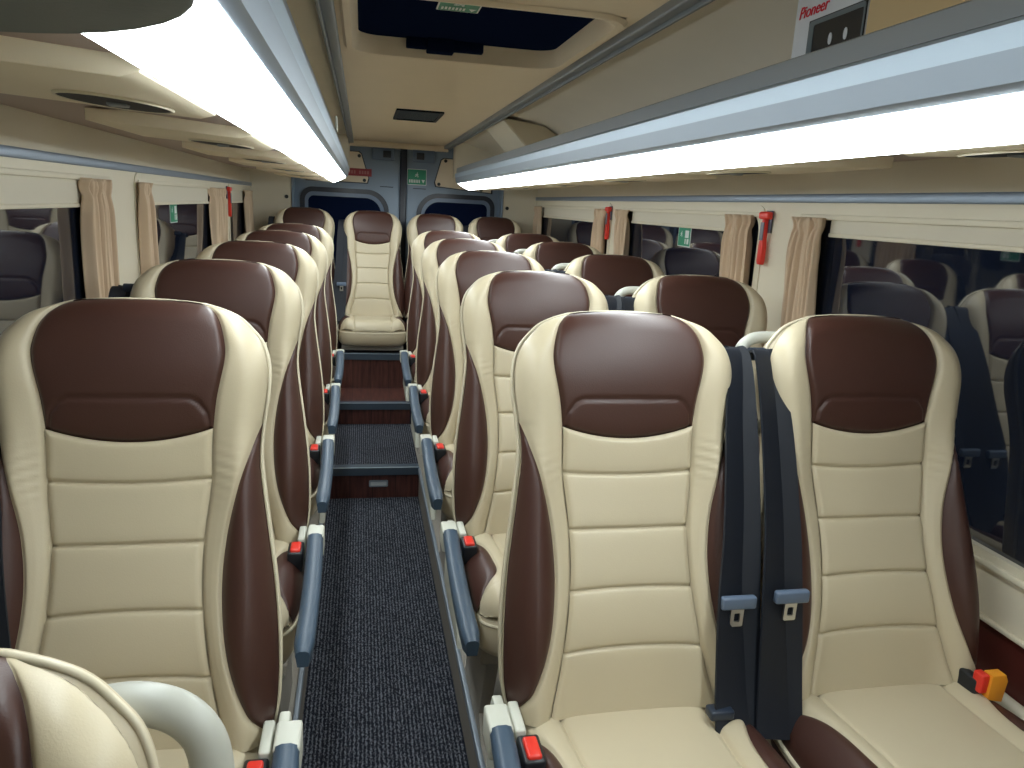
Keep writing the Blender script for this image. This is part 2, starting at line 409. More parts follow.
# ceiling, rails and racks
A_RAIL = .355
HX0, HX1, HY0, HY1 = -.100, .520, 1.76, 2.44       # hatch opening
VX0, VX1, VY0, VY1 = .105, .31, 3.83, 4.26
cb = MB()
cb.k = 0
x0, x1 = CXB-A_RAIL, CXB+A_RAIL
cb.box(x0, x1, YF, HY0, ZC, ZC+.04); cb.box(x0, x1, HY1, VY0, ZC, ZC+.04); cb.box(x0, x1, VY1, YB, ZC, ZC+.04)
cb.box(x0, HX0, HY0, HY1, ZC, ZC+.04); cb.box(HX1, x1, HY0, HY1, ZC, ZC+.04)
cb.box(x0, VX0, VY0, VY1, ZC, ZC+.04); cb.box(VX1, x1, VY0, VY1, ZC, ZC+.04)
cb.box(x0-.02, x1+.02, YB-.10, YB, ZC-.040, ZC, .004)         # rear header
cb.k = 1
for sg in (-1, 1):       # curved roof side inside the racks
    prof = [(.355, 1.945), (.48, 1.925), (.605, 1.900), (.72, 1.835), (.83, 1.765), (.98, 1.70), (1.12, 1.69)]
    n = len(prof)
    vs = [(CXB+sg*a, y, z) for y in (YF, YB) for a, z in prof]
    cb.add(vs, [(i, i+1, n+i+1, n+i) for i in range(n-1)])
struct('ceiling', cb, [CEIL, RACKC])
t = MB()
for sg in (-1, 1):
    c = CXB+sg*A_RAIL
    t.box(c-.014, c+.014, YF, YB-.02, ZC-.022, ZC+.004, .005)
    t.box(c-.004+sg*.018, c+.004+sg*.018, YF, YB-.02, ZC-.030, ZC+.004, .002)
struct('trim_5', t, ALUD)
RY0, RY1 = -1.25, 5.45
LRY0 = .0
RAMP = 1.5
for sg, y0 in ((-1, LRY0), (1, RY0)):
    side = side_word[sg]
    r = thing('luggage_rack', 'long open %s luggage rack with a silver front rail above the %s windows' % (side, side), 'luggage rack', (CXB+sg*.6, 3, 1.64), 'overhead luggage racks')
    def X(a): return CXB+sg*a-r.location.x
    def pts(L): return [(X(a), z-1.64) for a, z in L]
    ya, yb = y0-3, RY1-3
    obj('front_fascia', MB().prism(pts([(.372, 1.650), (.384, 1.642), (.392, 1.642), (.392, 1.700), (.378, 1.700), (.366, 1.682)]), 'Y', ya, yb, .0015), ALU, r)
    obj('bright_band', MB().prism(pts([(.366, 1.682), (.378, 1.700), (.392, 1.700), (.392, 1.712), (.368, 1.712), (.362, 1.706)]), 'Y', ya, yb, .0015), POLISH, r)
    obj('upper_rail', MB().prism(pts([(.372, 1.714), (.394, 1.714), (.394, 1.745), (.384, 1.750), (.374, 1.745)]), 'Y', ya, yb, .002), ALUD, r)
    obj('shelf', MB().prism(pts([(.39, 1.665), (1.06, 1.695), (1.06, 1.675), (.39, 1.645)]), 'Y', ya, yb), RACKC, r)
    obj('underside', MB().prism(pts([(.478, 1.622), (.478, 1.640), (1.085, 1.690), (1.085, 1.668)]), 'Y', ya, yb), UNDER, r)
    obj('lower_lip', MB().prism(pts([(.462, 1.616), (.472, 1.6075), (.480, 1.609), (.484, 1.632), (.468, 1.632)]), 'Y', ya, yb, .001), ALU, r)
    ec = MB().prism(pts([(.37, 1.745), (.37, 1.66), (.47, 1.60), (1.07, 1.65), (1.07, 1.70), (.44, 1.92), (.37, 1.92)]), 'Y', yb, yb+.012)
    obj('end_panel', ec, WALLC, r)
    li = thing('strip_light', 'long glowing white strip light under the %s luggage rack' % side, 'strip light', (CXB+sg*.42, 3, 1.62), 'strip lights under the racks')
    def X2(a): return CXB+sg*a-li.location.x
    obj('diffuser', MB().prism([(X2(.386), 1.640-1.62), (X2(.425), 1.618-1.62), (X2(.466), 1.602-1.62), (X2(.472), 1.604-1.62), (X2(.472), 1.6068-1.62), (X2(.455), 1.614-1.62), (X2(.41), 1.634-1.62), (X2(.392), 1.644-1.62)], 'Y', ya, yb-.01), LAMP, li)
# grey rounded console in front of the left rack
cp = MB()
outl = [(-.86, -.45), (-.129, -.45)]+[(-.279+.150*math.cos(math.radians(a)), .3225+.150*math.sin(math.radians(a))) for a in range(0, 91, 9)]+[(-.86, .4725)]
cp.prism(outl, 'Z', 1.575, 1.599, .003)
tag(obj('overhead_console', cp, GREYPOD), 'dark grey rounded overhead console at the top left corner of the photo', 'console')
# rack divider
for sg in (1,):
    d = thing('rack_divider', 'beige slanted divider box standing inside the far part of the right rack', 'rack divider', (CXB, 3.9, 0), None)
    b = MB(); b.prism([(.378, 1.925), (.60, 1.897), (.72, 1.829), (.82, 1.765), (.88, 1.695), (.62, 1.682)], 'Y', -.12, .40, .004); obj('divider_box', b, WALLC, d)
    b = MB(); b.prism([(.392, 1.918), (.598, 1.891), (.715, 1.825), (.81, 1.762), (.86, 1.70), (.63, 1.69)], 'Y', -.128, -.121, .002); obj('divider_end', b, mat('divider_tan', (.62, .53, .37), .8), d)
tag(obj('rack_clip', MB().box(-.168, -.160, 3.05, 3.17, 1.75, 1.80, .003), WHITE), 'small pale tag hanging on the left rack rail', 'tag')
# service panels under the racks
vmesh = {}
for sg, rears in ((-1, [1.24, 2.02, 2.82, 3.62, 4.42, 5.22]), (1, [1.02, 1.82, 2.62, 3.42, 4.22, 5.02])):
    for i, ye in enumerate(rears):
        side = side_word[sg]
        if sg not in vmesh:
            L = .40
            b = MB()
            def q(a, z): return (sg*a, z)
            b.prism([q(-.005, .006), q(.0, -.008), q(.02, -.014), q(.30, .002), q(.30, .024), q(0, .024)], 'Y', -L, 0, .003); m1 = b.mesh('panel_body', POD)
            b = MB(); zt = lambda a: -.0165+.057*(a-.02)
            pl = [(.035+.135*(.5+.5*math.cos(2*math.pi*k/24)), -.12+.085*math.sin(2*math.pi*k/24)) for k in range(24)]
            b.add([(sg*a, y, zt(a)) for a, y in pl]+[(sg*a, y, zt(a)+.012) for a, y in pl], [tuple(range(24))]+[(k, (k+1) % 24, 24+(k+1) % 24, 24+k) for k in range(24)]); m2 = b.mesh('air_vent', VENT)
            b = MB(); b.tube([(sg*a, y, zt(a)+.001) for a, y in pl], .0025, 6, closed=True); m3 = b.mesh('vent_rim', TRIMC)
            b = MB()
            b.box(sg*.10-.012, sg*.10+.012, -.128, -.108, zt(.10)-.004, zt(.10)+.002, .002)
            m4 = b.mesh('vent_fin', ALUD)
            vmesh[sg] = (m1, m2, m3, m4)
        order = ['nearest', 'second nearest', 'third nearest', 'fourth nearest', 'fifth nearest', 'farthest'][i]
        r = thing('air_vent_panel', 'cream panel with dark oval air vent under the %s rack, %s of its row' % (side, order), 'air vent', (CXB+sg*.49, ye, 1.617), 'air vent panels under the racks')
        for nm, me in zip(('panel_body', 'air_vent', 'vent_rim', 'vent_fin'), vmesh[sg]):
            o = link(nm, me, r)
# roof hatch
h = thing('roof_hatch', 'large dark glass roof hatch with cream recessed frame in the ceiling', 'roof hatch', ((HX0+HX1)/2, (HY0+HY1)/2, ZC))
hw, hl = (HX1-HX0)/2, (HY1-HY0)/2
def loft(b, rings):
    n = len(rings[0][0]); vs = [(p[0], p[1], z) for pts_, z in rings for p in pts_]
    fs = [(k*n+i, k*n+(i+1) % n, (k+1)*n+(i+1) % n, (k+1)*n+i) for k in range(len(rings)-1) for i in range(n)]
    b.add(vs, fs)
b = MB()
loft(b, [(rrect(-hw-.02, hw+.02, -hl-.02, hl+.02, .09), -.001), (rrect(-hw-.012, hw+.012, -hl-.012, hl+.012, .085), -.010), (rrect(-hw+.004, hw-.004, -hl+.004, hl-.004, .08), -.008), (rrect(-hw+.02, hw-.012, -hl+.10, hl-.006, .06), .040), (rrect(-hw+.02, hw-.012, -hl+.10, hl-.006, .06), .07)])
obj('hatch_frame', b, CEIL, h)
obj('hatch_glass', MB().prism(rrect(-hw+.01, hw-.0, -hl+.05, hl-.0, .05), 'Z', .044, .052), NAVY, h)
b = MB(); b.box(-.09, -.01, hl-.05, hl-.004, .006, .044, .004); b.box(-.15, -.09, hl-.035, hl-.004, .016, .044, .003); b.box(-.01, .08, hl-.035, hl-.004, .016, .044, .003)
obj('hatch_latch', b, NAVY, h)
r = sticker('green exit sign on the dark glass of the roof hatch', (-math.pi/2, 0, 0), (.165, 1.985, ZC+.0415), .105, .12, 'door')
r.rotation_euler = (math.pi/2, 0, 0)
# ceiling vent
v = thing('ceiling_vent', 'small dark slatted vent in the cream ceiling beyond the hatch', 'vent', ((VX0+VX1)/2, (VY0+VY1)/2, ZC))
a, c = (VX1-VX0)/2, (VY1-VY0)/2
obj('vent_frame', MB().ring(rrect(-a-.012, a+.012, -c-.012, c+.012, .012, 4), rrect(-a+.004, a-.004, -c+.004, c-.004, .006, 4), 'Z', -.008, .01), VENT, v)
b = MB(); b.box(-a, a, -c, c, .02, .03)
for k in range(9):
    y = -c+.03+k*(2*c-.06)/8; b.box(-a+.004, a-.004, y-.006, y+.006, -.004, .008, .001)
obj('vent_grille', b, mat('vent_slats', (.04, .06, .085), .4), v)

# ------------------------------------------------------------------ rear wall and doors
b = MB(); b.k = 0
b.box(XL-.06, -.575, YB-.12, YB+.1, -.1, 1.75, .0); b.box(1.015, XR+.06, YB-.12, YB+.1, -.1, 1.75, .0)
b.box(XL-.06, XR+.06, YB+.05, YB+.1, -.1, 2.1)
b.box(XL-.06, CXB-.37, YB-.12, YB+.02, 1.70, 2.0); b.box(CXB+.42, XR+.06, YB-.12, YB+.02, 1.70, 2.0)
struct('wall_back', b, WALLC)
b = MB()
for x, sd in ((-.62, 'left'), (1.06, 'right')): tag(obj('screw_cover', MB().cyl((x, YB-.123, 1.49), .014, .008, 'Y', 14), BLACKP), 'round black screw cover on the cream rear pillar at the %s of the doors' % sd, 'screw cover')
def door(n, x0, x1, hinge):
    b = MB(); b.box(x0, x1, YB-.02, YB+.04, F3-.02, 1.93, .004)
    d = struct('door_%d' % n, b, DOORM)
    s = 1 if hinge > 0 else -1            # outer side
    # recessed lower window with rounded arch
    wx0, wx1 = (x0+.045, x1-.085) if s < 0 else (x0+.085, x1-.045)
    z0, z1 = .70, 1.575
    R = .17
    rs = [R, R*.55, .1, .1] if s < 0 else [R*.55, R, .1, .1]
    o1 = rrect(wx0, wx1, z0, z1, rs, 12); o2 = rrect(wx0+.035, wx1-.035, z0+.035, z1-.035, [q-.03 for q in rs], 12)
    o3 = rrect(wx0+.06, wx1-.06, z0+.06, z1-.065, [max(.04, q-.05) for q in rs], 12)
    obj('window_gasket', MB().ring(o1, o2, 'Y', YB-.034, YB-.018), DOORD, d)
    obj('window_surround', MB().ring(o2, o3, 'Y', YB-.030, YB-.018), GAS, d)
    obj('door_window', MB().prism(o3, 'Y', YB-.026, YB-.018), NAVY, d)
    # beige trim panel above
    if s < 0: P = [(x0+.10, 1.625), (x1-.255, 1.625), (x1-.245, 1.66), (x1-.30, 1.835), (x1-.32, 1.85), (x0+.10, 1.85)]
    else: P = [(x0+.235, 1.63), (x1-.08, 1.60), (x1-.08, 1.84), (x0+.29, 1.84), (x0+.27, 1.825), (x0+.225, 1.66)]
    pc = (sum(p[0] for p in P)/len(P), sum(p[1] for p in P)/len(P))
    P2 = [(pc[0]+(p[0]-pc[0])*1.05, pc[1]+(p[1]-pc[1])*1.06) for p in P]
    obj('panel_shadow_gap', MB().prism(P2, 'Y', YB-.026, YB-.018, .002), DOORD, d)
    obj('trim_panel', MB().prism(P, 'Y', YB-.036, YB-.02, .004), BEIGEP, d)
    b = MB()
    for i in ((1, 3) if s < 0 else (0, 3)):
        p = P[i]; qx = p[0]+(pc[0]-p[0])*.12; qz = p[1]+(pc[1]-p[1])*.15
        b.cyl((qx, YB-.038, qz), .013, .008, 'Y', 14)
    p = (x0+.26, 1.64) if s < 0 else (x1-.16, 1.62); b.cyl((p[0], YB-.038, p[1]), .013, .008, 'Y', 14)
    obj('trim_clip', b, BLACKP, d)
    # latch boxes and pressed ribs
    lx = x1-.045 if s < 0 else x0+.045
    obj('latch_box', MB().box(min(lx-s*.0, lx+s*.17), max(lx, lx+s*.17), YB-.045, YB-.02, 1.80, 1.895, .006), GAS, d)
    obj('latch', MB().box(min(lx+s*.03, lx+s*.09), max(lx+s*.03, lx+s*.09), YB-.056, YB-.044, 1.82, 1.87, .004), DOORD, d)
    b = MB(); lx2 = lx+s*.01
    b.box(min(lx2, lx2+s*.10), max(lx2, lx2+s*.10), YB-.028, YB-.018, 1.600, 1.606); obj('press_line', b, DOORD, d)
    return d
DM = .247
door(1, -.575, DM-.022, -1); door(2, DM+.022, 1.02, 1)
struct('trim_6', MB().box(DM-.026, DM+.026, YB-.05, YB+.0, F3, 1.90, .008), DOORD)
struct('trim_7', MB().box(-.585, -.57, YB-.13, YB-.0, F3, 1.64, .004).box(1.012, 1.027, YB-.13, YB-.0, F3, 1.64, .004), DOORM)
sticker('green exit sign on the grey rear door, right of the door gap', (0, 0, 0), (.352, YB-.021, 1.69), .15, .12, 'door')
r = thing('warning_plate', 'long dark red lettered plate on the left rear door panel', 'sign', (-.10, YB-.037, 1.70))
obj('plate', MB().box(-.105, .105, -.004, 0, -.028, .028, .001), REDS, r)
b = MB()
for k in range(9):
    if k != 4: b.box(-.09+k*.02, -.077+k*.02, -.0052, -.004, -.012, .012)
obj('lettering', b, mat('faded_lettering', (.42, .14, .13), .5), r)
b = MB(); b.box(XL-.06, XR+.06, YF-.06, YF, -.1, 2.0); struct('wall_front', b, WALLC)

# ------------------------------------------------------------------ seats
UPV = Vector((0, .281, .96)); NV = Vector((0, -.96, .281))
OUT = curve([(0, .236), (.06, .248), (.16, .250), (.26, .243), (.36, .230), (.44, .219), (.50, .213), (.56, .216), (.62, .224), (.67, .224), (.71, .212), (.735, .192), (.755, .170), (.768, .142), (.777, .112)])
CI = curve([(0, .168), (.12, .140), (.25, .123), (.35, .122), (.46, .133), (.53, .134), (.60, .141), (.68, .156), (.72, .151), (.75, .140), (.768, .125), (.777, .112)])
SIDE = curve([(0, .236), (.02, .229), (.06, .202), (.15, .170), (.26, .157), (.36, .163), (.45, .182), (.52, .203), (.56, .2158)])
def out_poly():
    p = [(OUT(.777*(1-(1-k/70)**1.7)), .777*(1-(1-k/70)**1.7)) for k in range(71)]
    p += [(.085, .7802), (.05, .7828), (.025, .7838), (0, .784)]
    return p
OP = out_poly()
OPM = OP+[(-u, v) for u, v in OP[-2::-1]]
def edge_dist(u, v):
    u = abs(u); best = 9
    for (a, b), (c, d) in zip(OP[:-1], OP[1:]):
        dx, dy = c-a, d-b; L2 = dx*dx+dy*dy; t = max(0, min(1, ((u-a)*dx+(v-b)*dy)/L2)); e = (a+dx*t-u)**2+(b+dy*t-v)**2
        if e < best: best = e
    return math.sqrt(best)
RB = .042
def base_d(u, v, nb=None):
    a = abs(u)
    d = .012*math.exp(-((v-.17)/.12)**2)-.008*math.exp(-((v-.44)/.10)**2)
    d += .018*math.exp(-((v-.66)/.10)**2)
    bl = lerp(.036, .010, sstep(.42, .62, v))
    d += bl*math.exp(-((a-.195)/.045)**2)
    e = edge_dist(u, v)
    if e < RB:
        q = 1-e/RB; d -= RB*(1-math.sqrt(max(0, 1-q*q)))
    return d
def P3(u, v, d): return Vector((u, 0, 0))+UPV*v+NV*d
def groove(b, dep=.0065, wd=.0045): return -dep*math.exp(-(b/wd)**2)
def puff(b, h=.005, l=.014): return h*(1-math.exp(-b/l))
def cosd(t): return .5-.5*math.cos(math.pi*t)
CREASE = [(-.130, .545), (-.127, .578), (-.112, .598), (-.098, .605), (.098, .605), (.112, .598), (.127, .578), (.130, .545)]
def poly_dist(u, v, P):
    best = 9
    for (a, b), (c, d) in zip(P[:-1], P[1:]):
        dx, dy = c-a, d-b; t = max(0, min(1, ((u-a)*dx+(v-b)*dy)/(dx*dx+dy*dy))); e = (a+dx*t-u)**2+(b+dy*t-v)**2
        if e < best: best = e
    return math.sqrt(best)
def seat_meshes():
    M = {}
    # centre panel
    seams = [.120, .235, .352, .463]
    def vtop(s): return .552-.024*(1-s*s)
    rows = sorted(set([i/230 for i in range(231)]+[.985, .992, .997]))
    cols = [2*cosd(i/34)-1 for i in range(35)]
    vs = []
    for r in rows:
        for s in cols:
            hwid = CI(r*.552); u = s*hwid; v = r*vtop(s)
            sv = r*.53+ .006*(1-s*s)*math.exp(-r*2)   # seams arch a little
            bs = min(abs(v-q-kk*(1-s*s)) for q, kk in zip(seams, (.008, .005, .0, -.006)))
            b = min(hwid-abs(u), vtop(s)-v, v+.02)
            d = base_d(u, v)+groove(b)+puff(b, .003)+groove(bs, .0065, .0028)+puff(bs, .004, .012)
            vs.append(P3(u, v, d))
    n = len(cols); b_ = MB(); b_.add(vs, [(j*n+i, j*n+i+1, (j+1)*n+i+1, (j+1)*n+i) for j in range(len(rows)-1) for i in range(n-1)])
    M['centre_panel'] = b_.mesh('centre_panel', CREAM, 180)
    # headrest
    def fn(a, r0):
        s = 2*cosd(a)-1; r = cosd(r0); vs_ = .552+r*(.777-.552); hwid = CI(vs_); u = s*hwid
        v = vs_-(1-r)*.024*(1-s*s)+ (r**4)*(.007*(1-s*s)**.6 if abs(s) < 1 else 0)
        b = min(hwid-abs(u), v-(.552-.024*(1-s*s))); 
        if r > .9: b = max(b, 0) 
        bc = poly_dist(u, v, CREASE)
        d = base_d(u, v)+groove(b)+puff(b, .006)+groove(bc, .005, .0035)
        return P3(u, v, d)
    M['headrest'] = MB().grid(70, 80, fn).mesh('headrest', BROWN, 180)
    # bolsters
    for sg in (-1, 1):
        b_ = MB(); b2 = MB()
        def fb(a, t):
            v = .777*(1-(1-t)**1.25) if t > .5 else .777*(1-(1-t)**1.25)
            co = SIDE(v) if v < .56 else OUT(v); ci = CI(v)
            s = math.sin(a*math.pi/2) if v > .55 else cosd(a)
            k = sstep(.50, .60, v); s = lerp(cosd(a), math.sin(a*math.pi/2), k)
            u = lerp(ci, co, s); bi = u-ci; bo = (co-u) if v < .56 else 9
            b = min(bi, bo)
            d = base_d(u, v)+groove(b)+puff(b, .006)
            wr = math.exp(-((v-.475)/.045)**2); d += wr*.0016*math.sin(v*330+u*18+2*math.sin(40*u))*min(1, b/.01)
            return P3(sg*u, v, d)
        b_.grid(30, 130, fb)
        def fs(a, t):
            v = lerp(.003, .56, cosd(t)); ci = SIDE(v); co = OUT(v)+.0005; u = lerp(ci, co, math.sin(a*math.pi/2)); b = u-ci
            d = base_d(u, v)+groove(b)+puff(b, .004)
            wr = math.exp(-((v-.46)/.04)**2); d += wr*.0018*math.sin(v*300+u*10)*min(1, b/.01)
            return P3(sg*u, v, d)
        b2.grid(22, 70, fs)
        M['bolster', sg] = b_.mesh('bolster', CREAM, 180); M['side_panel', sg] = b2.mesh('side_panel', BROWN, 180)
    # back shell
    N = len(OPM)
    prof = [(-.014, -.028), (-.002, -.038), (.003, -.047), (.003, -.058), (-.001, -.075), (-.014, -.090), (-.05, -.100), (-.12, -.103)]
    def offs(i, o):
        a = OPM[max(0, i-1)]; c = OPM[min(N-1, i+1)]; dx, dy = c[0]-a[0], c[1]-a[1]; L = math.hypot(dx, dy); nx, ny = dy/L, -dx/L
        u, v = OPM[i]; f = min(1, 1)
        u2, v2 = u+nx*o, v+ny*o
        if u > 0: u2 = max(u2, 0)
        if u < 0: u2 = min(u2, 0)
        return u2, v2
    vs = []
    for (o, d) in prof:
        for i in range(N):
            k = sstep(.60, .76, OPM[i][1]); o2 = o if d > -.05 else o-k*min(.012, (-.045-d)*.6)
            u, v = offs(i, o2); vs.append(P3(u, v, d))
    fs_ = [(j*N+i, j*N+i+1, (j+1)*N+i+1, (j+1)*N+i) for j in range(len(prof)-1) for i in range(N-1)]
    L = (len(prof)-1)*N
    fs_ += [(L+i, L+i+1, L+N-2-i, L+N-1-i) for i in range(N//2-1)]
    b_ = MB(); b_.add(vs, fs_); M['back_shell'] = b_.mesh('back_shell', SHELL, 60)
    bp_ = MB(); bp_.tube([P3(*offs(i, .0005), -.0400) for i in range(0, N)], .0040, 8); 
    # cushion piping added below
    # ---- cushion
    CO = curve([(0, .232), (.06, .245), (.15, .252), (.30, .250), (.38, .240), (.42, .222), (.445, .19), (.458, .14)])
    CS = curve([(0, .150), (.10, .143), (.25, .136), (.40, .136), (.458, .132)])
    LE = curve([(0, .232), (.05, .238), (.09, .212), (.16, .184), (.24, .176), (.32, .180), (.38, .225), (.40, .233)])
    CP = [(CO(i*.458/40), i*.458/40) for i in range(41)]+[(.09, .463), (.04, .465), (0, .465)]
    CPM = CP+[(-u, v) for u, v in CP[-2::-1]]
    RC = .07
    def ctop(u, w):
        a = abs(u); z = -.004+.020*sstep(0, .35, w)+.014*math.exp(-((a-.185)/.045)**2)
        best = 9
        for (p, q), (c, d) in zip(CP[:-1], CP[1:]):
            dx, dy = c-p, d-q; t = max(0, min(1, ((a-p)*dx+(w-q)*dy)/(dx*dx+dy*dy))); e = (p+dx*t-a)**2+(q+dy*t-w)**2; best = min(best, e)
        e = math.sqrt(best)
        if e < RC: q = 1-e/RC; z -= RC*(1-math.sqrt(max(0, 1-q*q)))
        return z
    def C3(u, w, z): return Vector((u, .035-w, z))
    def fc(a, t):
        s = 2*cosd(a)-1; r = cosd(t); w = r*.459; h_ = CS(w); u = s*h_; w = w+(r**4)*.006*(1-s*s); b = h_-abs(u)
        return C3(u, w, ctop(u, w)+groove(b, .005)+puff(b, .008, .03)+groove(abs(w-.30), .004, .004))
    b3 = MB().grid(40, 60, fc); M['seat_cushion'] = b3.mesh('seat_cushion', CREAM, 180)
    for sg in (-1, 1):
        b3 = MB(); b4 = MB()
        def f1(a, t):
            w = .458*(1-(1-t)**1.2); co = LE(w) if w < .40 else CO(w); co = max(min(co, CO(w)), CS(w)+.001); ci = CS(w); u = lerp(ci, co, cosd(a) if w < .38 else math.sin(a*math.pi/2)); b = min(u-ci, (co-u) if w < .39 else 9)
            return C3(sg*u, w, ctop(u, w)+groove(b, .005)+puff(b, .005))
        b3.grid(22, 70, f1)
        def f2(a, t):
            w = lerp(.05, .39, cosd(t)); ci = min(LE(w), CO(w)); co = CO(w)+.0005; u = lerp(ci, co, math.sin(a*math.pi/2)); b = u-ci
            z = ctop(min(u, CO(w)), w)+groove(b, .004)+puff(b, .004)
            return C3(sg*u, w, z)
        b4.grid(18, 50, f2)
        def f3(a, t):
            w = lerp(.06, .37, t); q = math.sin(math.pi*t)**.8; z = -.066-.055*q*a; u = CO(w)+.0045
            return C3(sg*u, w, z)
        b4.grid(6, 40, f3)
        M['cushion_bolster', sg] = b3.mesh('cushion_bolster', CREAM, 180); M['cushion_side_panel', sg] = b4.mesh('cushion_side_panel', BROWN, 180)
    # cushion skirt below the top: cream with brown lens continuing on the sides
    NC = len(CPM)
    sp = [(-.014, -.038), (-.002, -.050), (.003, -.060), (.004, -.085), (.002, -.12), (-.012, -.142), (-.05, -.150)]
    vs = []
    for (o, d) in sp:
        for i in range(NC):
            u, w = CPM[i]; a = CPM[max(0, i-1)]; c = CPM[min(NC-1, i+1)]; dx, dy = c[0]-a[0], c[1]-a[1]; Ln = math.hypot(dx, dy)
            vs.append(C3(u+dy/Ln*o, w-dx/Ln*o, d))
    fs_ = [(j*NC+i, j*NC+i+1, (j+1)*NC+i+1, (j+1)*NC+i) for j in range(len(sp)-1) for i in range(NC-1)]
    L = (len(sp)-1)*NC; fs_ += [(L+i, L+i+1, L+NC-2-i, L+NC-1-i) for i in range(NC//2-1)]
    b5 = MB(); b5.add(vs, fs_); M['cushion_shell'] = b5.mesh('cushion_shell', SHELL, 60)
    b_ = MB()
    b_.tube([C3(CPM[i][0]*1.006, CPM[i][1], -.056) for i in range(NC)], .0045, 8)
    M['piping'] = bp_.mesh('piping', PIPE, 180); M['cushion_piping'] = b_.mesh('cushion_piping', PIPE, 180)
    return M
SM = seat_meshes()

def arm_meshes():
    # aisle is on local -x side (right-hand seats); mirrored for the other side
    out = {}
    for sg in (-1, 1):
        c = sg*.275
        # dark pad, curved, running forward (-y)
        N = 26; L = .455; vs = []; prof = [(-.020, .0), (-.022, .010), (-.018, .020), (-.008, .0245), (.008, .0245), (.018, .020), (.022, .010), (.020, 0), (.016, -.028), (-.016, -.028)]
        for i in range(N):
            t = i/(N-1); y = -.085-t*L; z = .034-.055*t**1.6-.012*math.sin(math.pi*t); sc = 1 if .04 < t < .95 else (.86 if t >= .95 else .97)
            if i == N-1: sc = .7
            for (px, pz) in prof: vs.append((c+px*sc+sg*.004*math.sin(math.pi*t), y, z+pz*sc))
        n = len(prof); fs = [(i*n+k, i*n+(k+1) % n, (i+1)*n+(k+1) % n, (i+1)*n+k) for i in range(N-1) for k in range(n)]+[tuple(range(n)), tuple(range((N-1)*n, N*n))]
        b = MB(); b.add(vs, fs); out['pad', sg] = b.mesh('armrest', ARMPAD, 50)
        b = MB(); b.box(c-.022, c+.022, -.092, -.018, -.010, .053, .006); b.box(c-sg*.036-.010, c-sg*.036+.010, -.085, .0, -.03, .043, .005)
        out['cap', sg] = b.mesh('armrest_cap', CAPM, 50)
        # buckle: black body, red button
        bx = sg*.228
        b = MB(); b.box(bx-.020, bx+.020, -.155, -.085, -.02, .036, .006); b.tube([(bx, -.06, -.06), (bx, -.09, -.01)], .008, 8); out['buckle', sg] = b.mesh('buckle', BLACKP, 50)
        b = MB(); b.box(bx-.013, bx+.013, -.150, -.098, .028, .043, .005); out['button', sg] = b.mesh('release_button', RED, 50)
        b = MB(); b.tube([(c, -.49, -.03), (c-sg*.005, -.47, -.10)], .008, 8)
        out['x', sg] = None
    return out
AM = arm_meshes()
ped_cache = {}
def pedestal(floor_drop, aisle):
    key = (round(floor_drop, 3), aisle)
    if key in ped_cache: return ped_cache[key]
    zf = -floor_drop
    b = MB()
    b.box(-.225, .225, -.37, .045, -.185, -.145, .008)
    xs = ((-.20, -.165), (.165, .20))
    legs = []
    ll = []
    for x0, x1 in xs:
        lo = MB(); lo.prism([(-.33, -.18), (.03, -.18), (.02, zf+.02), (.05, zf), (-.30, zf), (-.24, zf+.05)], 'X', x0, x1, .006); ll.append(lo.mesh('pedestal', PEDM))
    ff = b.mesh('seat_frame', PEDM)
    g = None
    if aisle:
        g = MB()
        c = aisle*.262
        g.prism([(.05, .0), (.035, .03), (-.05, .035), (-.14, -.02), (-.25, -.12), (-.28, -.19), (-.16, -.19), (.05, -.17)], 'X', min(c-.010, c+.010), max(c-.010, c+.010), .004)
        g = g.mesh('side_cover', CAPM)
    ped_cache[key] = (ff, ll, g); return ped_cache[key]

def ribbon(pts, widths, dirs=None, th=.0022):
    """belt webbing: pts centre line, width each, sideways dir each"""
    b = MB(); n = len(pts); vs = []
    for i, p in enumerate(pts):
        p = Vector(p); t = (Vector(pts[min(i+1, n-1)])-Vector(pts[max(i-1, 0)])).normalized()
        sd = Vector(dirs[i] if dirs else (1, 0, 0)); sd = (sd-t*sd.dot(t)).normalized(); nn = t.cross(sd)
        w_ = widths[i]/2
        for (a, c) in ((-w_, -th), (-w_*.5, -th*1.4), (w_*.5, -th*1.4), (w_, -th), (w_, th), (-w_, th)): vs.append(p+sd*a+nn*c)
    fs = [(i*6+k, i*6+(k+1) % 6, (i+1)*6+(k+1) % 6, (i+1)*6+k) for i in range(n-1) for k in range(6)]+[(0, 1, 2, 3, 4, 5), tuple((n-1)*6+k for k in range(6))]
    b.add(vs, fs); return b
def smooth(pts, k=8):
    out = []; n = len(pts)
    for i in range(n-1):
        p0, p1, p2, p3 = [Vector(pts[max(0, min(n-1, j))]) for j in (i-1, i, i+1, i+2)]
        for q in range(k):
            t = q/k; out.append(.5*((2*p1)+(-p0+p2)*t+(2*p0-5*p1+4*p2-p3)*t*t+(-p0+3*p1-3*p2+p3)*t**3))
    out.append(Vector(pts[-1])); return out
